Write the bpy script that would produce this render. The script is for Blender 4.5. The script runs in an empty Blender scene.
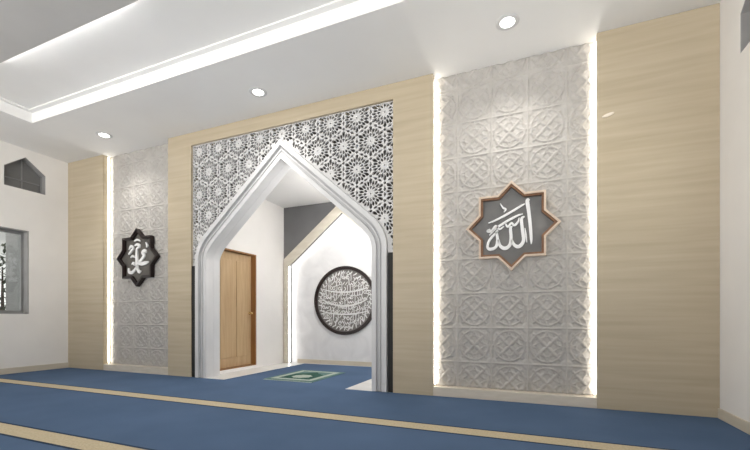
import bpy, bmesh, math, random
import numpy as np
from mathutils import Vector, Matrix
from mathutils.geometry import delaunay_2d_cdt
random.seed(4)
C = bpy.context.scene
col = C.collection
PI = math.pi

# ---------------------------------------------------------------- camera, world, exposure
cam = bpy.data.cameras.new('camera')
camo = bpy.data.objects.new('camera', cam); col.objects.link(camo)
camo.location = (0, 0, 0.95)
camo.rotation_euler = (PI/2, 0, math.radians(22.1))
cam.sensor_width = 36; cam.lens = 381/750*36
cam.shift_y = 93.5/750
cam.clip_start = 0.05
C.camera = camo
w = bpy.data.worlds.new('world'); C.world = w; w.use_nodes = True
bg = w.node_tree.nodes['Background']
bg.inputs[0].default_value = (1.0, 0.975, 0.93, 1); bg.inputs[1].default_value = 1.0
# world light through the unbuilt rear; lower half boosted to brighten the ceiling
_n = w.node_tree.nodes; _l = w.node_tree.links
_tc = _n.new('ShaderNodeTexCoord'); _sp = _n.new('ShaderNodeSeparateXYZ'); _mr = _n.new('ShaderNodeMapRange')
_mr.inputs['From Min'].default_value = -.15; _mr.inputs['From Max'].default_value = .15
_mr.inputs['To Min'].default_value = 4.0; _mr.inputs['To Max'].default_value = .6
_l.new(_tc.outputs['Generated'], _sp.inputs[0]); _l.new(_sp.outputs['Z'], _mr.inputs['Value']); _l.new(_mr.outputs[0], bg.inputs[1])
C.view_settings.view_transform = 'Standard'; C.view_settings.look = 'None'
C.view_settings.gamma = 1; C.view_settings.exposure = 0.25

# room measures (metres)
XL, XR, YF, H = -8.285, 1.68, 4.60, 3.96
YB = -2.4
YR = 4.74            # base plane of the relief panels
YW = 4.76            # structural front wall
PX = -3.345          # portal centre

# ---------------------------------------------------------------- materials
def new_mat(name, rough=0.6, base=(.8, .8, .8), spec=0.4, metal=0.0):
    m = bpy.data.materials.new(name); m.use_nodes = True
    b = m.node_tree.nodes['Principled BSDF']
    b.inputs['Base Color'].default_value = (*base, 1)
    b.inputs['Roughness'].default_value = rough
    b.inputs['Specular IOR Level'].default_value = spec
    b.inputs['Metallic'].default_value = metal
    return m, m.node_tree, b
def noise_mat(name, c1, c2, scale=(1, 1, 1), ns=5.0, rough=0.6, bump=0.0, detail=5, spec=0.4, dist=0.0, lo=.3, hi=.7, metal=0.0):
    m, nt, b = new_mat(name, rough, c1, spec, metal)
    N = nt.nodes; L = nt.links
    tc = N.new('ShaderNodeTexCoord'); mp = N.new('ShaderNodeMapping'); mp.inputs['Scale'].default_value = scale
    n = N.new('ShaderNodeTexNoise'); n.inputs['Scale'].default_value = ns; n.inputs['Detail'].default_value = detail
    n.inputs['Distortion'].default_value = dist
    r = N.new('ShaderNodeValToRGB')
    r.color_ramp.elements[0].position = lo; r.color_ramp.elements[1].position = hi
    r.color_ramp.elements[0].color = (*c1, 1); r.color_ramp.elements[1].color = (*c2, 1)
    L.new(tc.outputs['Object'], mp.inputs[0]); L.new(mp.outputs[0], n.inputs[0])
    L.new(n.outputs[0], r.inputs[0]); L.new(r.outputs[0], b.inputs['Base Color'])
    if bump:
        bp = N.new('ShaderNodeBump'); bp.inputs['Strength'].default_value = bump; bp.inputs['Distance'].default_value = 0.01
        L.new(n.outputs[0], bp.inputs['Height']); L.new(bp.outputs[0], b.inputs['Normal'])
    return m
def emit_mat(name, c, s):
    m = bpy.data.materials.new(name); m.use_nodes = True; nt = m.node_tree; nt.nodes.clear()
    e = nt.nodes.new('ShaderNodeEmission'); e.inputs[0].default_value = (*c, 1); e.inputs[1].default_value = s
    o = nt.nodes.new('ShaderNodeOutputMaterial'); nt.links.new(e.outputs[0], o.inputs[0]); return m

M = {}
M['paint'] = noise_mat('white_wall_paint', (.83, .81, .785), (.87, .85, .825), ns=2, rough=.7)
M['ceil'] = noise_mat('ceiling_paint', (.83, .825, .815), (.86, .855, .845), ns=1.5, rough=.75)
M['drop'] = noise_mat('grey_ceiling_paint', (.50, .49, .475), (.54, .53, .515), ns=1.5, rough=.8)
M['stone'] = noise_mat('beige_travertine', (.445, .372, .262), (.53, .455, .335), scale=(.35, .35, 6.5), ns=2.4, rough=.42, detail=8, dist=.25, lo=.3, hi=.75, spec=.35)
M['relief'] = noise_mat('carved_white_stone', (.42, .40, .375), (.48, .46, .435), ns=9, rough=.55, bump=.12)
M['plinth'] = noise_mat('plinth_stone', (.58, .52, .44), (.66, .60, .52), scale=(1, 1, 6), ns=5, rough=.5)
M['skirt'] = noise_mat('beige_skirting', (.56, .50, .40), (.64, .58, .48), scale=(1, 1, 8), ns=3, rough=.5)
M['lattice'] = noise_mat('lattice_white_lacquer', (.58, .575, .575), (.64, .635, .635), ns=12, rough=.5)
M['portal'] = noise_mat('portal_white_plaster', (.62, .62, .625), (.67, .67, .675), ns=3, rough=.5)
M['groove'] = noise_mat('groove_shade_plaster', (.48, .48, .49), (.52, .52, .53), ns=3, rough=.6)  # recess shade put into a darker plaster colour
M['black'] = noise_mat('gap_shade_black', (.012, .011, .010), (.02, .018, .016), ns=6, rough=.6)
M['cavity'] = noise_mat('cavity_shade', (.07, .063, .058), (.09, .082, .075), ns=6, rough=.8)  # dark tone stands for the shade behind the lattice
M['greywall'] = noise_mat('grey_wall_paint', (.135, .135, .138), (.155, .155, .158), ns=2.5, rough=.7)
M['marble'] = noise_mat('white_marble', (.68, .68, .69), (.80, .80, .81), ns=2.2, rough=.35, detail=8, dist=1.2)
M['beige'] = noise_mat('beige_arch_stone', (.58, .535, .44), (.65, .61, .52), scale=(1, 1, 3), ns=4, rough=.5)
M['whitefloor'] = noise_mat('white_floor_marble', (.74, .73, .71), (.82, .81, .79), ns=3, rough=.25, dist=1)
M['door'] = noise_mat('oak_door', (.47, .32, .17), (.56, .40, .23), scale=(6, 6, .5), ns=4, rough=.45, detail=8)
M['doordark'] = noise_mat('oak_door_frame', (.26, .12, .035), (.34, .165, .055), scale=(6, 6, .5), ns=4, rough=.5)
M['brass'] = noise_mat('brass', (.75, .55, .25), (.8, .6, .3), ns=8, rough=.25, metal=1)
M['rim'] = noise_mat('pale_wood_rim', (.58, .46, .36), (.68, .56, .45), scale=(5, 5, 5), ns=5, rough=.45)
M['rimin'] = noise_mat('brown_wood_edge', (.16, .075, .035), (.24, .12, .06), scale=(4, 4, 4), ns=5, rough=.4)
M['darkrim'] = noise_mat('dark_mahogany', (.010, .004, .004), (.018, .008, .007), ns=6, rough=.35)
M['slate'] = noise_mat('slate_grey_board', (.125, .125, .125), (.175, .17, .165), ns=5, rough=.5)
M['slateb'] = noise_mat('brown_grey_board', (.07, .062, .055), (.13, .12, .105), ns=5, rough=.5)
M['script'] = noise_mat('white_enamel', (.80, .80, .80), (.86, .86, .86), ns=8, rough=.4)
M['disc'] = noise_mat('grey_disc', (.15, .14, .135), (.23, .215, .205), ns=8, rough=.5)
M['alu'] = noise_mat('grey_window_frame', (.22, .22, .22), (.27, .27, .27), ns=5, rough=.45)
M['cream'] = noise_mat('cream_glint', (.80, .72, .60), (.85, .77, .66), ns=5, rough=.35)
M['leaf'] = noise_mat('leaf_green', (.012, .02, .008), (.05, .075, .03), ns=3, rough=.6)
M['bark'] = noise_mat('bark', (.04, .03, .02), (.08, .06, .045), ns=8, rough=.9)
M['fin'] = noise_mat('grey_render', (.30, .30, .30), (.36, .36, .36), scale=(1, 1, 9), ns=3, rough=.8)
M['led'] = emit_mat('warm_led', (1, .95, .86), 16)
M['ledw'] = emit_mat('cool_led', (1, .98, .95), 9)
M['lens'] = emit_mat('downlight_lens', (1, .98, .94), 12)

# carpet: blue pile with short-fibre speckle
m, nt, b = new_mat('blue_carpet', .95, (.05, .1, .2), .1); N = nt.nodes; L = nt.links
tc = N.new('ShaderNodeTexCoord')
n1 = N.new('ShaderNodeTexNoise'); n1.inputs['Scale'].default_value = 160; n1.inputs['Detail'].default_value = 3
n2 = N.new('ShaderNodeTexNoise'); n2.inputs['Scale'].default_value = 1.3; n2.inputs['Detail'].default_value = 4
mx = N.new('ShaderNodeMix'); mx.data_type = 'FLOAT'; mx.inputs[0].default_value = .5
rp = N.new('ShaderNodeValToRGB'); rp.color_ramp.elements[0].position = .35; rp.color_ramp.elements[1].position = .65
rp.color_ramp.elements[0].color = (.066, .110, .190, 1); rp.color_ramp.elements[1].color = (.090, .142, .24, 1)
L.new(tc.outputs['Object'], n1.inputs[0]); L.new(tc.outputs['Object'], n2.inputs[0])
L.new(n1.outputs[0], mx.inputs[2]); L.new(n2.outputs[0], mx.inputs[3]); L.new(mx.outputs[0], rp.inputs[0])
L.new(rp.outputs[0], b.inputs['Base Color'])
bp = N.new('ShaderNodeBump'); bp.inputs['Strength'].default_value = .3; bp.inputs['Distance'].default_value = .004
L.new(n1.outputs[0], bp.inputs['Height']); L.new(bp.outputs[0], b.inputs['Normal'])
M['carpet'] = m
M['stripe'] = noise_mat('beige_carpet_stripe', (.44, .37, .25), (.56, .48, .34), ns=60, rough=.95, spec=.1)
M['stripedark'] = noise_mat('dark_carpet_line', (.02, .035, .06), (.03, .05, .09), ns=60, rough=.95, spec=.1)
M['mat_green'] = noise_mat('mat_green', (.09, .16, .155), (.14, .23, .22), ns=40, rough=.95, spec=.1)
M['mat_dark'] = noise_mat('mat_dark_green', (.02, .07, .055), (.04, .11, .085), ns=40, rough=.95, spec=.1)
M['mat_pale'] = noise_mat('mat_pale', (.32, .38, .33), (.44, .50, .44), ns=40, rough=.95, spec=.1)
# window glass
def glass(name, tint, mixv, rough=.05):
    m = bpy.data.materials.new(name); m.use_nodes = True; nt = m.node_tree; nt.nodes.clear()
    t = nt.nodes.new('ShaderNodeBsdfTransparent'); t.inputs[0].default_value = (*tint, 1)
    g = nt.nodes.new('ShaderNodeBsdfGlossy'); g.inputs['Roughness'].default_value = rough
    x = nt.nodes.new('ShaderNodeMixShader'); x.inputs[0].default_value = mixv
    o = nt.nodes.new('ShaderNodeOutputMaterial')
    nt.links.new(t.outputs[0], x.inputs[1]); nt.links.new(g.outputs[0], x.inputs[2]); nt.links.new(x.outputs[0], o.inputs[0]); return m
M['glass'] = glass('clear_glass', (.86, .88, .88), .08)
m, nt, b = new_mat('smoked_glass', .15, (.22, .22, .22), .5)
t_ = nt.nodes.new('ShaderNodeBsdfTransparent'); t_.inputs[0].default_value = (.3, .3, .3, 1); x_ = nt.nodes.new('ShaderNodeMixShader'); x_.inputs[0].default_value = .75
nt.links.new(t_.outputs[0], x_.inputs[1]); nt.links.new(b.outputs[0], x_.inputs[2]); nt.links.new(x_.outputs[0], nt.nodes['Material Output'].inputs[0])
M['tinted'] = m
M['reveal'] = noise_mat('reveal_shade_grey', (.30, .295, .29), (.35, .345, .34), ns=5, rough=.6)  # window reveals greyed by colour to carry their shade

# ---------------------------------------------------------------- helpers
def link(name, me, m, parent=None):
    me.name = name
    o = bpy.data.objects.new(name, me); col.objects.link(o)
    if m is not None:
        for mm in (m if isinstance(m, (list, tuple)) else [m]): me.materials.append(mm)
    if parent: o.parent = parent
    return o
def thing(name, label, cat, loc, group=None):
    o = bpy.data.objects.new(name, None); col.objects.link(o); o.empty_display_size = .1
    o.location = loc; o['label'] = label; o['category'] = cat
    if group: o['group'] = group
    return o
def tag(o, label, cat, group=None):
    o['label'] = label; o['category'] = cat
    if group: o['group'] = group
    return o
def struct(o):
    o['kind'] = 'structure'; return o
def bake(o):                      # mesh coordinates are given in world space; shift them under the parent's origin
    if o.parent:
        o.data.transform(Matrix.Translation(-Vector(o.parent.matrix_basis.translation) if o.parent.parent is None
                         else -(Vector(o.parent.parent.matrix_basis.translation) + Vector(o.parent.matrix_basis.translation))))
    return o
def boxes(name, lst, m, parent=None, bevel=0.0):
    bm = bmesh.new()
    for (x0, x1, y0, y1, z0, z1) in lst:
        v = [bm.verts.new(p) for p in ((x0,y0,z0),(x1,y0,z0),(x1,y1,z0),(x0,y1,z0),(x0,y0,z1),(x1,y0,z1),(x1,y1,z1),(x0,y1,z1))]
        for f in ((3,2,1,0),(4,5,6,7),(0,1,5,4),(1,2,6,5),(2,3,7,6),(3,0,4,7)): bm.faces.new([v[i] for i in f])
    if bevel: bmesh.ops.bevel(bm, geom=bm.edges[:], offset=bevel, segments=2, affect='EDGES', profile=.6)
    me = bpy.data.meshes.new(name); bm.to_mesh(me); bm.free()
    return bake(link(name, me, m, parent))
def plate(name, outline, holes, a, b, axis, m, parent=None, bevel=0.0):
    """2-D outline with holes, extruded from a to b along axis: 'y' (outline in x,z), 'x' (outline in y,z), 'z' (outline in x,y)"""
    polys = [outline] + list(holes); vs = []; es = []
    for p in polys:
        k = len(vs); vs += [Vector((q[0], q[1])) for q in p]
        es += [(k+t, k+(t+1) % len(p)) for t in range(len(p))]
    cv, ce, cf = delaunay_2d_cdt(vs, es, [], 0, 1e-7)[:3]
    P = np.array([(v.x, v.y) for v in cv]); T = np.array(cf); G = P[T].mean(axis=1)
    ins = np.zeros(len(T), bool)
    for x0_, y0_, x1_, y1_ in [(vs[e[0]].x, vs[e[0]].y, vs[e[1]].x, vs[e[1]].y) for e in es]:
        if y0_ == y1_: continue
        c_ = (G[:, 1] < max(y0_, y1_)) & (G[:, 1] >= min(y0_, y1_))
        ins ^= c_ & (G[:, 0] < x0_+(x1_-x0_)*(G[:, 1]-y0_)/(y1_-y0_))
    P3 = {'y': lambda p, d: (p[0], d, p[1]), 'x': lambda p, d: (d, p[0], p[1]), 'z': lambda p, d: (p[0], p[1], d)}[axis]
    bm = bmesh.new(); va = [bm.verts.new(P3(p, a)) for p in P]; vb = [bm.verts.new(P3(p, b)) for p in P]
    cnt = {}
    for t in T[ins]:
        t = [int(q) for q in t]
        bm.faces.new([va[q] for q in t]); bm.faces.new([vb[q] for q in t[::-1]])
        for e in ((t[0], t[1]), (t[1], t[2]), (t[2], t[0])):
            kk = (min(e), max(e)); cnt[kk] = cnt.get(kk, 0)+1
    for (p, q), n in cnt.items():
        if n == 1: bm.faces.new((va[p], va[q], vb[q], vb[p]))
    bmesh.ops.delete(bm, geom=[v for v in bm.verts if not v.link_faces], context='VERTS')
    bmesh.ops.recalc_face_normals(bm, faces=bm.faces[:])
    if bevel:
        bmesh.ops.dissolve_limit(bm, angle_limit=.005, verts=bm.verts[:], edges=bm.edges[:])
        eg = [e for e in bm.edges if len(e.link_faces) == 2 and e.calc_face_angle(0) > .9]
        bmesh.ops.bevel(bm, geom=eg, offset=bevel, segments=1, affect='EDGES', clamp_overlap=True)
    me = bpy.data.meshes.new(name); bm.to_mesh(me); bm.free()
    return bake(link(name, me, m, parent))
def band(name, A_, B_, a, b, axis, m, parent=None, extra=()):
    """solid strip between two outlines with the same number of points, extruded from a to b"""
    P3 = (lambda p, d: (p[0], d, p[1])) if axis == 'y' else (lambda p, d: (d, p[0], p[1]))
    bm = bmesh.new()
    for A2, B2 in [(A_, B_)] + list(extra):
        rows = [[bm.verts.new(P3(p, a)), bm.verts.new(P3(q, a)), bm.verts.new(P3(q, b)), bm.verts.new(P3(p, b))] for p, q in zip(A2, B2)]
        for R0_, R1_ in zip(rows, rows[1:]):
            for k in range(4): bm.faces.new((R0_[k], R0_[(k+1) % 4], R1_[(k+1) % 4], R1_[k]))
        bm.faces.new(rows[0]); bm.faces.new(rows[-1][::-1])
    bmesh.ops.recalc_face_normals(bm, faces=bm.faces[:])
    me = bpy.data.meshes.new(name); bm.to_mesh(me); bm.free()
    return bake(link(name, me, m, parent))
def rect(x0, x1, y0, y1): return [(x0, y0), (x1, y0), (x1, y1), (x0, y1)]
def lathe(name, prof, centre, m, parent=None, axis='z', n=32):
    bm = bmesh.new(); rings = []
    for r, h in prof:
        ring = []
        for k in range(n):
            t = 2*PI*k/n; c, s = math.cos(t)*r, math.sin(t)*r
            p = (c, s, h) if axis == 'z' else ((c, h, s) if axis == 'y' else (h, c, s))
            ring.append(bm.verts.new(Vector(p)+Vector(centre)))
        rings.append(ring)
    for A, B in zip(rings, rings[1:]):
        for k in range(n): bm.faces.new((A[k], A[(k+1) % n], B[(k+1) % n], B[k]))
    for R_ in (rings[0], rings[-1]): bm.faces.new(R_)
    bmesh.ops.recalc_face_normals(bm, faces=bm.faces[:])
    me = bpy.data.meshes.new(name); bm.to_mesh(me); bm.free()
    for p in me.polygons: p.use_smooth = len(p.vertices) == 4
    return bake(link(name, me, m, parent))
def strokes(name, paths, y0, y1, m, parent):
    """brush strokes: each path is a list of (x, z, width); smooth through the points and give real thickness"""
    bm = bmesh.new()
    for path in paths:
        P = [Vector(p) for p in path]; Q = []
        if len(P) < 3: P = [P[0], (P[0]+P[1])/2, P[1]]
        E = [2*P[0]-P[1]] + P + [2*P[-1]-P[-2]]
        for i in range(1, len(E)-2):
            for k in range(5):
                t = k/5; a_, b_, c_, d_ = E[i-1], E[i], E[i+1], E[i+2]
                Q.append(.5*((2*b_)+(c_-a_)*t+(2*a_-5*b_+4*c_-d_)*t*t+(3*b_-a_-3*c_+d_)*t**3))
        Q.append(P[-1]); rows = []
        for i, q in enumerate(Q):
            d = (Q[min(i+1, len(Q)-1)]-Q[max(i-1, 0)]); d = Vector((d.x, d.y)); d = d.normalized() if d.length > 1e-7 else Vector((1, 0))
            n = Vector((-d.y, d.x))*max(q.z, .002)/2
            l, r = (q.x+n.x, q.y+n.y), (q.x-n.x, q.y-n.y)
            rows.append([bm.verts.new((l[0], y1, l[1])), bm.verts.new((l[0], y0, l[1])), bm.verts.new((r[0], y0, r[1])), bm.verts.new((r[0], y1, r[1]))])
        for A, B in zip(rows, rows[1:]):
            for k in range(4): bm.faces.new((A[k], A[(k+1) % 4], B[(k+1) % 4], B[k]))
        bm.faces.new(rows[0]); bm.faces.new(rows[-1][::-1])
    bmesh.ops.recalc_face_normals(bm, faces=bm.faces[:])
    me = bpy.data.meshes.new(name); bm.to_mesh(me); bm.free()
    return bake(link(name, me, m, parent))

# ---------------------------------------------------------------- floor and carpet
struct(boxes('floor', [(XL-.15, XR+.15, YB, 4.66, -.12, -.012), (-6.2, -.9, 4.66, 7.2, -.12, -.012)], M['whitefloor']))
struct(plate('floor_carpet', [(XL+.001, YB), (XR-.001, YB), (XR-.001, 4.65), (-1.66, 4.65), (-1.66, 4.60), (-2.30, 4.60), (-2.30, 6.90), (-4.40, 6.90), (-4.40, 4.60), (-5.04, 4.60), (-5.04, 4.65), (XL+.001, 4.65)], [], -.0115, 0, 'z', M['carpet']))
struct(boxes('floor_marble_margin', [(-4.868, -4.402, 4.6, 6.81, -.011, .004), (-2.298, -1.90, 4.6, 6.81, -.011, .004)], M['whitefloor']))
for i, y in enumerate((3.17, 1.755)):
    s = struct(boxes('floor_stripe', [(XL+.002, 1.27, y, y+.175, -.0005, .002)], M['stripe']))
    struct(boxes('floor_stripe_line', [(XL+.002, 1.27, y+.175, y+.20, -.0005, .0018), (XL+.002, 1.27, y-.022, y, -.0005, .0018)], M['stripedark']))

# ---------------------------------------------------------------- walls
pent = [(3.63, 3.23), (4.23, 3.23), (4.23, 3.575), (3.93, 3.81), (3.63, 3.565)]
def wall_holes(): return [pent, rect(2.35, 3.98, 1.03, 2.51)]
struct(plate('wall_left', rect(YB, 4.9, -.1, 4.4), wall_holes(), XL-.22, XL, 'x', M['paint']))
struct(plate('wall_right', rect(YB, 4.9, -.1, 4.4), wall_holes(), XR, XR+.22, 'x', M['paint']))
struct(boxes('baseboard_left', [(XL, XL+.018, YB, YF-.001, .0, .10)], M['skirt'], bevel=.003))
struct(boxes('baseboard_right', [(XR-.018, XR, YB, YF-.001, .0, .095)], M['skirt'], bevel=.003))

def arch(d, base=0.0, cx=PX, seg=10):
    """half-open outline of the pointed portal, inset by d; left foot -> peak -> right foot"""
    w_ = 1.64-d; pk = 3.55-1.33*d; sl = .875
    p0 = (w_, 1.88); p1 = (w_, pk-sl*w_); p2 = (w_-.22, pk-sl*(w_-.22))
    half = [(w_, base)] + [tuple((1-t)**2*a+2*t*(1-t)*b_+t*t*c for a, b_, c in zip(p0, p1, p2)) for t in [k/seg for k in range(seg+1)]] + [(0, pk)]
    R_ = [(cx+x, z) for x, z in half]; Lf = [(cx-x, z) for x, z in half[:-1]]
    return Lf + R_[::-1]
a_in = arch(.21, -.08)
n_ = len(a_in)//2
struct(band('wall_front', [(XL-.2, z) for x, z in a_in[:n_+1]] + [(XL-.2, 4.4)], a_in[:n_+1] + [(PX, 4.4)], YW, YW+.14, 'y', M['portal'], None,
            [([(XR+.2, z) for x, z in a_in[n_:][::-1]] + [(XR+.2, 4.4)], a_in[n_:][::-1] + [(PX, 4.4)])]))

# ceiling with its tray
TX0, TX1, TY0, TY1 = -7.10, .60, -1.6, 3.45
struct(plate('ceiling', rect(XL-.2, XR+.2, YB, 4.9), [rect(TX0, TX1, TY0, TY1)], H, H+.12, 'z', M['ceil']))
struct(boxes('ceiling_tray', [(TX0-.1, TX1+.1, TY0-.1, TY1+.1, H+.17, H+.25)], M['ceil']))
struct(plate('trim_1', rect(TX0-.09, TX1+.09, TY0-.09, TY1+.09), [rect(TX0, TX1, TY0, TY1)], H+.12, H+.17, 'z', M['ceil']))
struct(plate('trim_2', rect(TX0, TX1, TY0, TY1), [rect(TX0+.07, TX1-.07, TY0+.07, TY1-.07)], H+.15, H+.17, 'z', M['ceil'], bevel=.003))
# suspended centre panel with light strips on its upper edge
dp = thing('suspended_ceiling_panel', 'grey rectangular panel hung inside the ceiling tray with glowing edges', 'ceiling panel', (-4.8, 1.0, H+.17))
DX0, DX1, DY0, DY1 = -6.15, -3.44, -.6, 2.50
boxes('panel_board', [(DX0, DX1, DY0, DY1, H+.0, H+.07)], M['drop'], dp, bevel=.003)
boxes('hanger', [(DX0+.3, DX1-.3, DY0+.3, DY1-.3, H+.07, H+.17)], M['ceil'], dp)
boxes('light_strip', [(DX0+.16, DX1-.16, DY1-.08, DY1-.055, H+.0702, H+.082), (DX0+.16, DX1-.16, DY0+.055, DY0+.08, H+.0702, H+.082),
                      (DX0+.055, DX0+.08, DY0+.16, DY1-.16, H+.0702, H+.082), (DX1-.08, DX1-.055, DY0+.16, DY1-.16, H+.0702, H+.082)], emit_mat('cove_led', (1, .98, .95), 52), dp)

# ---------------------------------------------------------------- front facade cladding
o = boxes('wall_panel', [(XL+.001, -7.255, YF, YW-.001, .002, H-.002)], M['stone'], bevel=.002); tag(o, 'beige stone-look wall panel in the left corner beside the wall with windows', 'wall panel')
o = boxes('wall_panel', [(.657, XR-.001, YF, YW-.001, .002, H-.002)], M['stone'], bevel=.002); tag(o, 'beige stone-look wall panel at the right end, carrying a small cream oval glint', 'wall panel')
hx0, hx1, hz = -5.087, -1.62, 3.757
o = plate('portal_surround', [(-5.603, .002), (hx0, .002), (hx0, hz), (hx1, hz), (hx1, .002), (-1.10, .002), (-1.10, H-.002), (-5.603, H-.002)], [], YF, YW-.001, 'y', M['stone'], bevel=.0)
tag(o, 'beige stone-look surround framing the white pointed portal and its lattice', 'wall surround')

# portal: white pointed arch with grooved moulding
pt = thing('pointed_arch_portal', 'white pointed arch portal with grooved moulding opening into the prayer niche', 'arch', (PX, YF, 0))
def ring(name, d0, d1, y0, y1, m, parent):
    A = arch(d0, .004); B = arch(d1, .004)
    return band(name, A, B, y0, y1, 'y', m, parent)
ring('outer_moulding', 0, .065, 4.585, 4.757, M['portal'], pt)
ring('groove', .066, .149, 4.632, 4.757, M['groove'], pt)
ring('inner_moulding', .150, .21, 4.60, 4.757, M['portal'], pt)
ring('bead', .098, .116, 4.615, 4.631, M['portal'], pt)
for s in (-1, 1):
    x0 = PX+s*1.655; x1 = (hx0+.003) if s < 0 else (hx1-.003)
    boxes('gap_shade', [(min(x0, x1), max(x0, x1), 4.612, 4.632, .004, 1.80)], M['black'], pt)  # black strips stand in for the shaded open gap beside the arch

# lattice screen -----------------------------------------------------------------
A = .40
def poly_at(cx, cz, ang, pts):
    c, s = math.cos(ang), math.sin(ang)
    return [(cx+r*c-t*s, cz+r*s+t*c) for r, t in pts]
holes = []
ow = arch(-.012)                                   # the portal's outline: holes stay above it
def above(p):
    x = abs(p[0]-PX)
    if x > 1.655: return p[1] > 1.84
    lim = 3.55+.016-.875*x
    if x > 1.40:
        t = (x-1.40)/.255
        lim = 3.566-.875*1.40 - (.22*t) - .16*t**3
    return p[1] > lim
def ok(poly):
    return all(hx0-.045 < x < hx1+.045 and z < hz+.045 and above((x, z)) for x, z in poly)
rowz = [3.985-.3464*k for k in range(0, 8)]
for ri, cz in enumerate(rowz):
    off = 0.0 if ri % 2 == 1 else .2
    for k in range(-6, 7):
        cx = PX + off + k*A
        cand = [poly_at(cx, cz, 0, [(.009*math.cos(q*PI/4), .009*math.sin(q*PI/4)) for q in range(8)])]
        for q in range(12):
            an = q*PI/6
            cand.append(poly_at(cx, cz, an, [(.056, 0), (.072, .010), (.090, .0160), (.106, 0), (.090, -.0160), (.072, -.010)]))
            an2 = an+PI/12
            cand.append(poly_at(cx, cz, an2, [(.100, 0), (.122, .013), (.150, .016), (.168, 0), (.150, -.016), (.122, -.013)]))
        for q in range(12):
            an = q*PI/6
            if q % 2 == 0:
                if q < 6:  # a pair of slim kites across every shared edge
                    for sg in (-1, 1):
                        cand.append(poly_at(cx, cz, an, [(.2, sg*.006), (.2155, sg*.030), (.2, sg*.070), (.1845, sg*.030)]))
                cand.append(poly_at(cx, cz, an, [(.116, 0), (.148, .015), (.174, .011), (.174, -.011), (.148, -.015)]))
            else:
                cand.append(poly_at(cx, cz, an, [(.116, 0), (.150, .015), (.182, .019), (.200, 0), (.182, -.019), (.150, -.015)]))
        for an in (PI/6, PI/2):   # triple junctions
            jx, jz = cx+.2309*math.cos(an), cz+.2309*math.sin(an)
            cand.append([(jx+.019*math.cos(t*PI/3), jz+.019*math.sin(t*PI/3)) for t in range(6)])
        holes += [h for h in cand if ok(h)]
ob = arch(-.002, 1.80)
outl = [(hx0-.06, 1.80), (ob[0][0], 1.80)] + ob[1:-1] + [(ob[-1][0], 1.80), (hx1+.06, 1.80), (hx1+.06, hz+.06), (hx0-.06, hz+.06)]
# surround is thick, so the screen sits in a rebate: trim the plate to the opening instead of burying it
def clip(poly, x0, x1, z1):
    def cut(P, inside, inter):
        R_ = []
        for i in range(len(P)):
            a_, b_ = P[i-1], P[i]
            if inside(b_):
                if not inside(a_): R_.append(inter(a_, b_))
                R_.append(b_)
            elif inside(a_): R_.append(inter(a_, b_))
        return R_
    ix = lambda X: (lambda a_, b_: (X, a_[1]+(b_[1]-a_[1])*(X-a_[0])/(b_[0]-a_[0])))
    iz = lambda Z: (lambda a_, b_: (a_[0]+(b_[0]-a_[0])*(Z-a_[1])/(b_[1]-a_[1]), Z))
    P = cut(poly, lambda p: p[0] >= x0, ix(x0))
    if P: P = cut(P, lambda p: p[0] <= x1, ix(x1))
    if P: P = cut(P, lambda p: p[1] <= z1, iz(z1))
    return P
hh = []
for h in holes:
    gx = sum(p[0] for p in h)/len(h); gz = sum(p[1] for p in h)/len(h)
    h = [(gx+(p[0]-gx)*1.12, gz+(p[1]-gz)*1.12) for p in h]
    c = clip(h, hx0+.010, hx1-.010, hz-.010)
    if len(c) > 2:
        ar = abs(sum(c[i-1][0]*c[i][1]-c[i][0]*c[i-1][1] for i in range(len(c))))/2
        if ar > 2e-5: hh.append(c)
outl = [(hx0+.002, 1.80), (ob[0][0], 1.80)] + ob[1:-1] + [(ob[-1][0], 1.80), (hx1-.002, 1.80), (hx1-.002, hz-.002), (hx0+.002, hz-.002)]
lt = thing('lattice_screen', 'white pierced lattice screen of twelve-pointed stars above the pointed portal', 'lattice screen', (PX, 4.65, 1.80))
plate('pierced_panel', outl, hh, 4.635, 4.662, 'y', M['lattice'], lt)
plate('shade_backing', outl, [], 4.735, 4.75, 'y', M['cavity'], lt)

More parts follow.
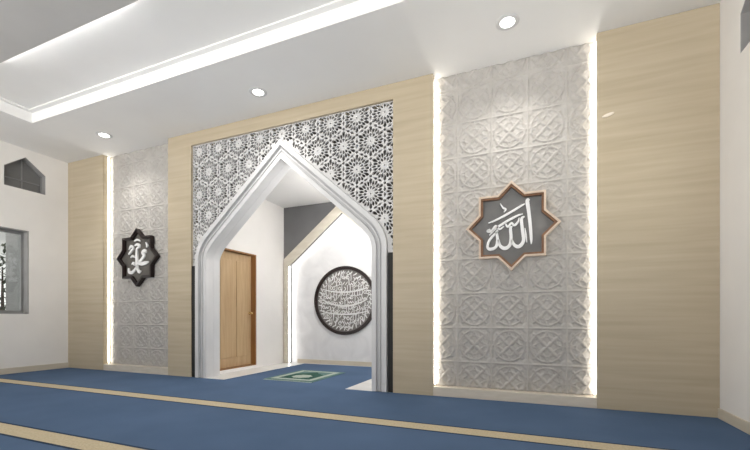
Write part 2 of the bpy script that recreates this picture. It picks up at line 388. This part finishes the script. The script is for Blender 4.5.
# relief panels --------------------------------------------------------------------
def relief(x0, x1, label):
    cx = (x0+x1)/2; z0, z1 = .115, H-.002
    st = .0075; nx = int((x1-x0)/st); nz = int((z1-z0)/st)
    xs = np.linspace(x0, x1, nx+1); zs = np.linspace(z0, z1, nz+1)
    X, Z = np.meshgrid(xs, zs)
    tw, th = .402, .4175
    u = ((X-cx)/tw+.5) % 1.0; v = ((Z-3.76)/th) % 1.0
    def band(d, w_): return np.clip(1-(np.abs(d)/w_), 0, 1)**.6
    def sm(a_, b_, x): t = np.clip((x-a_)/(b_-a_), 0, 1); return t*t*(3-2*t)
    h = np.zeros_like(X)
    e = np.minimum(np.minimum(u, 1-u), np.minimum(v, 1-v))
    h = np.maximum(h, 1.0*band(e, .034))                                    # tile border rib
    du, dv = u-.5, v-.5; r = np.hypot(du, dv); th_ = np.arctan2(dv, du)
    for a_, b_ in ((0, 0), (1, 0), (0, 1), (1, 1)):
        rc = np.hypot(u-a_, v-b_)
        h = np.maximum(h, .7*band(rc-.50, .024)); h = np.maximum(h, .55*band(rc-.36, .020))
        h = np.maximum(h, .55*sm(.17, .12, rc))
        lx = (u-a_)*(1 if a_ == 0 else -1); ly = (v-b_)*(1 if b_ == 0 else -1)   # leaf on each diagonal
        s_ = (lx+ly)/1.414; t_ = (lx-ly)/1.414
        leaf = 1-((s_-.43)/.13)**2-(t_/.052)**2
        h = np.maximum(h, .9*np.clip(leaf, 0, 1)**.5)
        lf2 = 1-((s_-.25)/.06)**2-(t_/.035)**2
        h = np.maximum(h, .7*np.clip(lf2, 0, 1)**.5)
    ring_ = .42
    h = np.maximum(h, .9*band(r-ring_, .026)); h = np.maximum(h, .7*band(r-.27, .020))
    h = np.maximum(h, .9*np.clip(1-(r/(.13+.09*np.cos(4*th_+PI)))**2, 0, 1)**.5)  # rosette
    for a_, b_ in ((.5, 0), (.5, 1), (0, .5), (1, .5)):
        rc = np.hypot(u-a_, v-b_); h = np.maximum(h, .6*band(rc-.13, .022))
    h = h*sm(.0, .11, np.minimum(X-x0, x1-X))
    Y = YR - .002 - .019*h
    n = (nx+1)*(nz+1)
    co = np.stack([X.ravel(), Y.ravel(), Z.ravel()], 1)
    i = np.arange(nz)[:, None]*(nx+1)+np.arange(nx)[None, :]
    f = np.stack([i.ravel(), (i+1).ravel(), (i+nx+2).ravel(), (i+nx+1).ravel()], 1)
    # back corners to close the slab
    me = bpy.data.meshes.new('relief_panel')
    back = np.array([[x0, YW-.001, z0], [x1, YW-.001, z0], [x1, YW-.001, z1], [x0, YW-.001, z1]])
    faces = f.tolist(); b0 = n
    faces.append([b0+3, b0+2, b0+1, b0])
    bot = list(range(0, nx+1)); top = [nz*(nx+1)+k for k in range(nx+1)]
    faces.append(bot[::-1]+[b0, b0+1]); faces.append(top+[b0+2, b0+3])
    lef = [k*(nx+1) for k in range(nz+1)]; rig = [k*(nx+1)+nx for k in range(nz+1)]
    faces.append(lef+[b0+3, b0]); faces.append(rig[::-1]+[b0+1, b0+2])
    me.from_pydata(np.vstack([co, back]).tolist(), [], faces)
    me.polygons.foreach_set('use_smooth', [True]*len(f)+[False]*5)
    o = link('relief_panel', me, M['relief']); tag(o, label, 'relief panel', None); return o
relief(-7.254, -5.604, 'carved pale wall panel behind the dark star plaque at left')
relief(-1.099, .656, 'large carved white tiled wall panel behind the grey star plaque at right')
struct(boxes('baseboard_front', [(-7.254, -5.604, YF+.004, YW-.001, .001, .112), (-1.099, .656, YF+.004, YW-.001, .001, .112)], M['plinth'], bevel=.003))

# light strips hidden in the reveals
def strip(x0, x1, y0, label):
    s = boxes('light_strip', [(x0, x1, y0, y0+.010, .13, H-.02)], M['led']); tag(s, label, 'light strip')
strip(-7.254, -7.244, 4.697, 'glowing vertical light strip at left edge of the left carved panel')
strip(-1.099, -1.089, 4.697, 'glowing vertical light strip at left edge of the right carved panel')
strip(.646, .656, 4.697, 'glowing vertical light strip at right edge of the right carved panel')

# ---------------------------------------------------------------- star plaques
def octa(cx, cz, R_):
    pts = []
    rn = R_*math.cos(PI/4)/math.cos(PI/8)
    for k in range(16):
        r = R_ if k % 2 == 0 else rn
        pts.append((cx+r*math.sin(k*PI/8), cz+r*math.cos(k*PI/8)))
    return pts
def plaque(cx, cz, R_, label, board, paths, rimm, rimin):
    t = thing('star_plaque', label, 'plaque', (cx, YR-.0225, cz))
    yb = YR-.0225
    plate('rim', octa(cx, cz, R_), [octa(cx, cz, R_-.030)], yb-.075, yb, 'y', rimm, t)
    plate('inner_edge', octa(cx, cz, R_-.0305), [octa(cx, cz, R_-.064)], yb-.060, yb, 'y', rimin, t)
    bd = plate('board', octa(cx, cz, R_-.0645), [], yb-.022, yb, 'y', board, t)
    strokes('calligraphy', paths, yb-.046, yb-.0225, M['script'], bd)
    return t
# strokes are measured in units of the plaque radius
def place(paths, cx, cz, R_, dx=0, dz=0, k=1): return [[(cx+(x+dx)*R_, cz+(z+dz)*R_, w_*R_*k) for x, z, w_ in p] for p in paths]
allah = [
 [(.44, .62, .02), (.39, .60, .10), (.42, .35, .09), (.45, .05, .085), (.47, -.25, .07), (.47, -.36, .02)],                       # alif
 [(.33, .26, .03), (.27, .20, .08), (.29, -.05, .085), (.31, -.28, .09), (.22, -.40, .10), (.12, -.36, .085), (.06, -.24, .06)],     # lam
 [(.08, .06, .03), (.04, .02, .08), (.05, -.20, .085), (.02, -.36, .09), (-.08, -.42, .10), (-.18, -.36, .085), (-.22, -.22, .06)],  # second lam
 [(-.22, -.02, .03), (-.26, -.04, .07), (-.24, -.22, .08), (-.28, -.38, .08), (-.40, -.42, .09), (-.46, -.36, .07), (-.42, -.22, .07), (-.32, -.10, .06), (-.24, -.04, .03)],  # ha
 [(-.42, -.10, .02), (-.28, .04, .06), (-.05, .18, .065), (.16, .28, .055), (.30, .32, .02)],
 [(-.44, .18, .02), (-.26, .24, .05), (.0, .36, .06), (.26, .50, .05), (.34, .54, .02)],
 [(-.40, .04, .03), (-.46, .00, .07), (-.36, .00, .07), (-.28, .10, .06), (-.20, .02, .05), (-.10, .08, .03)],
 [(-.08, .16, .03), (-.02, .06, .06), (.06, .14, .05), (.12, .08, .06), (.20, .16, .05), (.22, .24, .02)],
 [(-.18, .60, .02), (-.12, .50, .045), (-.06, .46, .045), (-.10, .40, .02)],
 [(.34, .00, .02), (.36, -.15, .045), (.38, -.32, .02)],
]
muhammad = [
 [(-.16, .42, .03), (-.02, .46, .08), (.08, .38, .09), (-.04, .32, .06), (-.06, .20, .08), (-.06, -.10, .11), (-.04, -.34, .10), (.06, -.50, .09), (.14, -.46, .04)],
 [(.40, .14, .03), (.34, .22, .10), (.24, .16, .12), (.30, .06, .10), (.18, -.08, .09), (.04, -.14, .07)],
 [(.52, -.16, .03), (.40, -.20, .11), (.16, -.22, .12), (.0, -.18, .07)],
 [(-.04, -.28, .05), (-.16, -.42, .09), (-.30, -.50, .11), (-.44, -.48, .09), (-.46, -.34, .05)],
 [(-.44, .30, .03), (-.34, .42, .08), (-.24, .34, .06), (-.34, .24, .07), (-.46, .14, .05)],
 [(.40, .50, .03), (.46, .38, .07), (.42, .32, .03)],
 [(-.18, .58, .03), (-.02, .62, .06), (.10, .56, .03)],
 [(-.36, .02, .03), (-.26, .08, .06), (-.18, .02, .03)],
 [(-.30, -.22, .03), (-.22, -.16, .06), (-.18, -.26, .03)],
]
plaque(-.195, 2.02, .515, 'eight-pointed star plaque with pale rim and grey centre on the right carved panel', M['slate'], place(allah, -.195, 2.02, .515, -.06, -.07, .78), M['rim'], M['rimin'])
plaque(-6.44, 2.03, .515, 'dark eight-pointed star plaque with white calligraphy on the left carved panel', M['slateb'], place(muhammad, -6.44, 2.03, .515), M['darkrim'], M['darkrim'])

# ---------------------------------------------------------------- prayer niche room behind the portal
VX0, VX1, VY, VH = -4.87, -1.90, 6.81, 3.31
struct(plate('wall_niche_left', rect(YW+.141, VY+.2, -.01, 3.5), [rect(4.97, 5.93, .06, 2.17)], VX0-.14, VX0, 'x', M['paint']))
struct(boxes('wall_niche_right', [(VX1, VX1+.12, YW+.141, VY+.2, -.01, 3.5)], M['paint']))  # unseen wall, added so the niche room lights up
struct(boxes('ceiling_niche', [(VX0+.001, VX1-.001, YW+.141, VY+.19, VH, VH+.08)], M['ceil']))
NC = -3.48
def narch(w_, pk, sh, base): return [(NC-w_, base), (NC-w_, sh), (NC, pk), (NC+w_, sh), (NC+w_, base)]
struct(band('wall_niche_back', [(VX0+.001, 0), (VX0+.001, 2.10), (VX0+.001, VH-.001), (NC, VH-.001), (VX1-.001, VH-.001), (VX1-.001, 2.10), (VX1-.001, 0)],
            [(NC-1.30, 0), (NC-1.30, 2.10), (NC-.02, 3.13), (NC, 3.145), (NC+.02, 3.13), (NC+1.30, 2.10), (NC+1.30, 0)], VY, VY+.16, 'y', M['greywall']))
ma = thing('niche_arch_frame', 'beige pointed arch frame around the glowing marble niche on the grey back wall', 'arch', (NC, VY, 0))
band('frame_band', narch(1.375, 3.295, 2.205, .005), narch(1.275, 3.065, 2.03, .005), VY-.03, VY-.001, 'y', M['beige'], ma)
struct(boxes('wall_niche_recess', [(NC-1.36, NC+1.36, VY+.161, VY+.20, .0, 3.2)], M['marble']))
struct(boxes('baseboard_niche', [(NC-1.14, NC+1.27, VY+.135, VY+.160, .0, .085)], M['skirt']))
# light strip following the inner edge of the niche arch
def seg_strip(name, pts, wd, y0, y1, m, label, cat):
    L_ = pts; inn = [(NC-(1.295-wd), .02), (NC-(1.295-wd), 2.095-wd*.5), (NC, 3.135-wd*1.28), (NC+(1.295-wd), 2.095-wd*.5), (NC+(1.295-wd), .02)]
    o = band(name, L_, inn, y0, y1, 'y', m); tag(o, label, cat); return o
seg_strip('light_strip', [(NC-1.295, .02), (NC-1.295, 2.095), (NC, 3.135), (NC+1.295, 2.095), (NC+1.295, .02)], .014, VY+.05, VY+.07, M['ledw'], 'white light strip tucked inside the pointed marble niche', 'light strip')

# round medallion
MX, MZ, MR = -3.487, 1.315, .70
md = thing('round_medallion', 'round dark-rimmed calligraphy medallion on the marble niche wall', 'medallion', (MX, VY+.16, MZ))
yb = VY+.1595
def circ(r, n=72): return [(MX+r*math.cos(2*PI*k/n), MZ+r*math.sin(2*PI*k/n)) for k in range(n)]
plate('rim', circ(MR), [circ(MR-.066)], yb-.05, yb, 'y', M['darkrim'], md, bevel=.004)
dsk = plate('disc', circ(MR-.0665), [], yb-.02, yb, 'y', M['disc'], md)
rnd = random.Random(11); paths = []
R0 = MR-.085
def inside(x, z): return x*x+z*z < (R0)**2
# central sweeping strokes
for zc, amp, wid in ((.02, -.13, .030), (.24, -.07, .026), (-.22, -.06, .024)):
    p = []
    for k in range(9):
        x = -.50+k*.125; z = zc+amp*(1-(x/.5)**2)
        p.append((MX+x, MZ+z, wid*(.5+.7*math.sin(PI*(k+.5)/9))))
    paths.append(p)
# ascending letters and hooks in courses
for course in range(12):
    zc = -.55+course*.10
    x = -.60
    while x < .60:
        x += rnd.uniform(.045, .070); kind = rnd.choice('ahlwsd')
        w_ = rnd.uniform(.009, .015); j = zc+rnd.uniform(-.02, .02)
        if kind == 'a': p = [(0, .075, w_), (.006, .0, w_), (.0, -.06, w_*.5)]
        elif kind == 'l': p = [(.0, .08, w_*.7), (.004, -.02, w_), (-.02, -.055, w_), (-.055, -.03, w_*.6)]
        elif kind == 'h': p = [(.03, .0, w_*.5), (.0, .035, w_), (-.03, .0, w_), (.0, -.03, w_), (.03, .0, w_*.6)]
        elif kind == 'w': p = [(.0, .03, w_), (.025, .0, w_), (.01, -.045, w_), (-.045, -.06, w_*.5)]
        elif kind == 's': p = [(.05, .03, w_*.5), (.025, -.02, w_), (.0, .02, w_), (-.025, -.02, w_), (-.06, .03, w_*.5)]
        else: p = [(.03, .05, w_*.5), (-.0, .015, w_), (-.03, -.02, w_*.5)]
        q = [(x+a_, j+b_, c_) for a_, b_, c_ in p]
        if all(inside(a_, b_) for a_, b_, c_ in q): paths.append([(MX+a_, MZ+b_, c_) for a_, b_, c_ in q])
for k in range(40):   # letters following the rim
    t = 2*PI*k/40+rnd.uniform(-.03, .03); r1, r2 = R0-.005, R0-rnd.uniform(.06, .11)
    paths.append([(MX+r1*math.cos(t), MZ+r1*math.sin(t), .012), (MX+(r1+r2)/2*math.cos(t+.03), MZ+(r1+r2)/2*math.sin(t+.03), .022), (MX+r2*math.cos(t+.10), MZ+r2*math.sin(t+.10), .010)])
strokes('calligraphy', paths, yb-.032, yb-.0205, M['script'], dsk)

# door in the side wall of the niche room
dr = bpy.data.objects.new('door_1', None); col.objects.link(dr); dr.location = (VX0-.06, 5.45, 0); struct(dr)
plate('door_frame', rect(4.971, 5.929, .061, 2.169), [rect(4.99, 5.90, .075, 2.145)], VX0-.139, VX0-.001, 'x', M['doordark'], dr)
leaf = boxes('door_leaf', [(VX0-.136, VX0-.100, 4.992, 5.898, .077, 2.143)], M['door'], dr, bevel=.002)
for (a_, b_) in ((5.10, 5.40), (5.50, 5.80)):
    boxes('door_panel', [(VX0-.099, VX0-.088, a_, b_, .25, 2.0)], M['door'], leaf, bevel=.005)
lathe('door_handle', [(.026, -.044), (.026, -.034), (.010, -.030), (.010, .0), (.024, .006), (.030, .022), (.018, .036), (.004, .038)], (VX0-.055, 5.845, 1.05), M['brass'], leaf, 'x', 20)

# prayer mat
pm = thing('prayer_mat', 'green prayer mat with pale border lying on blue carpet inside the portal', 'mat', (-3.42, 5.4, 0))
x0, x1, y0, y1 = -3.86, -2.98, 4.88, 5.96
boxes('mat_body', [(x0, x1, y0, y1, .0005, .010)], M['mat_green'], pm, bevel=.002)
plate('pale_border', rect(x0+.07, x1-.07, y0+.07, y1-.07), [rect(x0+.15, x1-.15, y0+.15, y1-.15)], .0101, .0125, 'z', M['mat_pale'], pm)
mx_ = (x0+x1)/2
da = plate('dark_arch', [(x0+.17, y0+.18), (x1-.17, y0+.18), (x1-.17, y0+.62), (mx_+.10, y0+.76), (mx_, y1-.2), (mx_-.10, y0+.76), (x0+.17, y0+.62)], [], .0101, .0120, 'z', M['mat_dark'], pm)
plate('pale_medallion', [(mx_+.15*math.cos(t*PI/8)*(1+.15*(t % 2)), y0+.40+.15*math.sin(t*PI/8)*(1+.15*(t % 2))) for t in range(16)], [], .0121, .0135, 'z', M['mat_pale'], da)
fr = []
for k in range(44):
    fx = x0+.01+k*.0197
    fr.append((fx, fx+.008))
boxes('fringe', [(a_, b_, y0-.035, y0+.002, .001, .005) for a_, b_ in fr]+[(x0+.01, x1-.01, y0-.006, y0+.001, .001, .006)], M['mat_pale'], pm)
boxes('fringe', [(a_, b_, y1-.002, y1+.035, .001, .005) for a_, b_ in fr]+[(x0+.01, x1-.01, y1-.001, y1+.006, .001, .006)], M['mat_pale'], pm)

# ---------------------------------------------------------------- windows
def pent_window(x_in, sgn, n):
    wo = bpy.data.objects.new('window_%d' % n, None); col.objects.link(wo); wo.location = (x_in, 3.93, 3.23); struct(wo)
    c = (3.93, 3.47)
    def sc(k): return [(c[0]+(y-c[0])*k, c[1]+(z-c[1])*k) for y, z in pent]
    a_, b_ = sorted((x_in+sgn*.10, x_in+sgn*.16))
    plate('window_frame', sc(.999), [sc(.93)], a_, b_, 'x', M['alu'], wo)
    la, lb = sorted((x_in+sgn*.004, x_in+sgn*.099))
    plate('shade_lining', sc(.999), [sc(.975)], la, lb, 'x', M['reveal'], wo)
    mid = (a_+b_)/2
    boxes('mullion', [(mid-.015, mid+.015, 3.92, 3.94, 3.256, 3.775), (mid-.015, mid+.015, 3.665, 4.195, 3.40, 3.418)], M['alu'], wo)
    plate('pane', sc(.929), [], mid-.003, mid+.003, 'x', M['tinted'], wo)
def big_window(x_in, sgn, n):
    wo = bpy.data.objects.new('window_%d' % n, None); col.objects.link(wo); wo.location = (x_in, 3.1, 1.03); struct(wo)
    a_, b_ = sorted((x_in+sgn*.13, x_in+sgn*.19))
    la, lb = sorted((x_in+sgn*.004, x_in+sgn*.129))
    plate('shade_lining', rect(2.352, 3.978, 1.032, 2.508), [rect(2.37, 3.96, 1.05, 2.49)], la, lb, 'x', M['reveal'], wo)
    plate('window_frame', rect(2.352, 3.978, 1.032, 2.508), [rect(2.41, 3.15, 1.09, 2.45), rect(3.20, 3.92, 1.09, 2.45)], a_, b_, 'x', M['alu'], wo)
    mid = (a_+b_)/2
    boxes('pane', [(mid-.003, mid+.003, 2.411, 3.149, 1.091, 2.449), (mid-.003, mid+.003, 3.201, 3.919, 1.091, 2.449)], M['glass'], wo)
pent_window(XL, -1, 1); big_window(XL, -1, 2)
pent_window(XR, 1, 3); big_window(XR, 1, 4)
# outside the left window: a rendered fin, ground and a shrub
struct(boxes('wall_outside_fin', [(-9.05, XL-.222, 3.99, 4.15, -.1, 4.0)], M['fin']))
struct(boxes('floor_outside', [(-14.5, XL-.23, -2, 9, -.2, -.05)], M['fin']))
sh = thing('garden_shrub', 'dark leafy shrub seen outside the window at far left', 'shrub', (-10.9, 4.75, -.05))
bm = bmesh.new(); rr = random.Random(5)
for k in range(900):
    t, ph = rr.uniform(0, 2*PI), math.acos(rr.uniform(-1, 1)); r = .75*rr.uniform(.3, 1)**.5
    p = Vector((-10.9+r*math.sin(ph)*math.cos(t), 4.75+r*math.sin(ph)*math.sin(t), 1.62+1.35*r*math.cos(ph)))
    q = Vector((rr.gauss(0, 1), rr.gauss(0, 1), rr.gauss(0, 1))).normalized(); s_ = q.cross(Vector((0, 0, 1))).normalized()*.03; q *= .075
    nn = q.cross(s_).normalized()*.008
    v = [bm.verts.new(p+a_) for a_ in (-q, s_+nn, q, -s_+nn)]; bm.faces.new(v)
me = bpy.data.meshes.new('foliage'); bm.to_mesh(me); bm.free(); bake(link('foliage', me, M['leaf'], sh))
lathe('trunk', [(.06, -.05), (.045, .5), (.03, 1.3), (.012, 2.1)], (-10.9, 4.75, 0), M['bark'], sh)

# ---------------------------------------------------------------- downlights, added globe lamp and glint oval
def downlight(x, y, label, power=52, z=H):
    t = thing('ceiling_downlight', label, 'ceiling light', (x, y, z), 'recessed downlights along the front ceiling' if z == H else None)
    prof = [(.070, -.006), (.085, -.010), (.105, -.008), (.115, -.0005)]
    bm = bmesh.new(); rings = []; n = 36
    for r, h in prof+[(.070, -.0005)]:
        rings.append([bm.verts.new((x+r*math.cos(2*PI*k/n), y+r*math.sin(2*PI*k/n), z+h)) for k in range(n)])
    for a_, b_ in zip(rings, rings[1:]+rings[:1]):
        for k in range(n): bm.faces.new((a_[k], a_[(k+1) % n], b_[(k+1) % n], b_[k]))
    bmesh.ops.recalc_face_normals(bm, faces=bm.faces[:])
    me = bpy.data.meshes.new('trim_ring'); bm.to_mesh(me); bm.free(); bake(link('trim_ring', me, M['portal'], t))
    lathe('lens', [(.0695, -.001), (.0695, -.004), (.01, -.005)], (x, y, z), M['lens'], t)
    ld = bpy.data.lights.new('lamp', 'SPOT'); ld.energy = power; ld.spot_size = math.radians(130); ld.spot_blend = 1.0; ld.shadow_soft_size = .04
    ld.color = (1, .96, .90)
    lo = bpy.data.objects.new('lamp', ld); col.objects.link(lo); lo.parent = t; lo.location = (0, 0, -.03)
downlight(-6.47, 4.12, 'recessed round downlight nearest the left corner, above the dark star plaque')
downlight(-3.345, 4.11, 'recessed round downlight above the pointed portal, middle of three')
downlight(-.21, 4.09, 'recessed round downlight above the grey star plaque at right')
t = thing('added_globe_lamp', 'unseen opal globe added as fill light, hanging from the ceiling inside the niche room behind the portal', 'ceiling light', (-2.6, 5.7, VH))  # globe added out of sight to brighten the niche room
lathe('fill_lamp_base', [(.06, -.0005), (.06, -.025), (.008, -.03), (.008, -.33), (.05, -.335), (.05, -.36)], (-2.6, 5.7, VH), M['portal'], t)
lathe('fill_globe', [(.045, -.361)]+[(.14*math.sin(q*PI/12), -.49+.14*math.cos(q*PI/12)) for q in range(2, 12)]+[(.005, -.63)], (-2.6, 5.7, VH), emit_mat('fill_globe_glow', (1, .97, .93), 66), t)

t = thing('glint_mark', 'small cream oval shaped as a glint on the right beige panel near the carved panel', 'glint', (.757, YF, 3.075))  # raised cream oval put in for a bright glint on the panel
plate('glint_oval', [(.757+.055*math.cos(q*PI/12), 3.07+.017*math.sin(q*PI/12)+.012*math.cos(q*PI/12)) for q in range(24)], [], YF-.018, YF-.0005, 'y', M['cream'], t, bevel=.003)
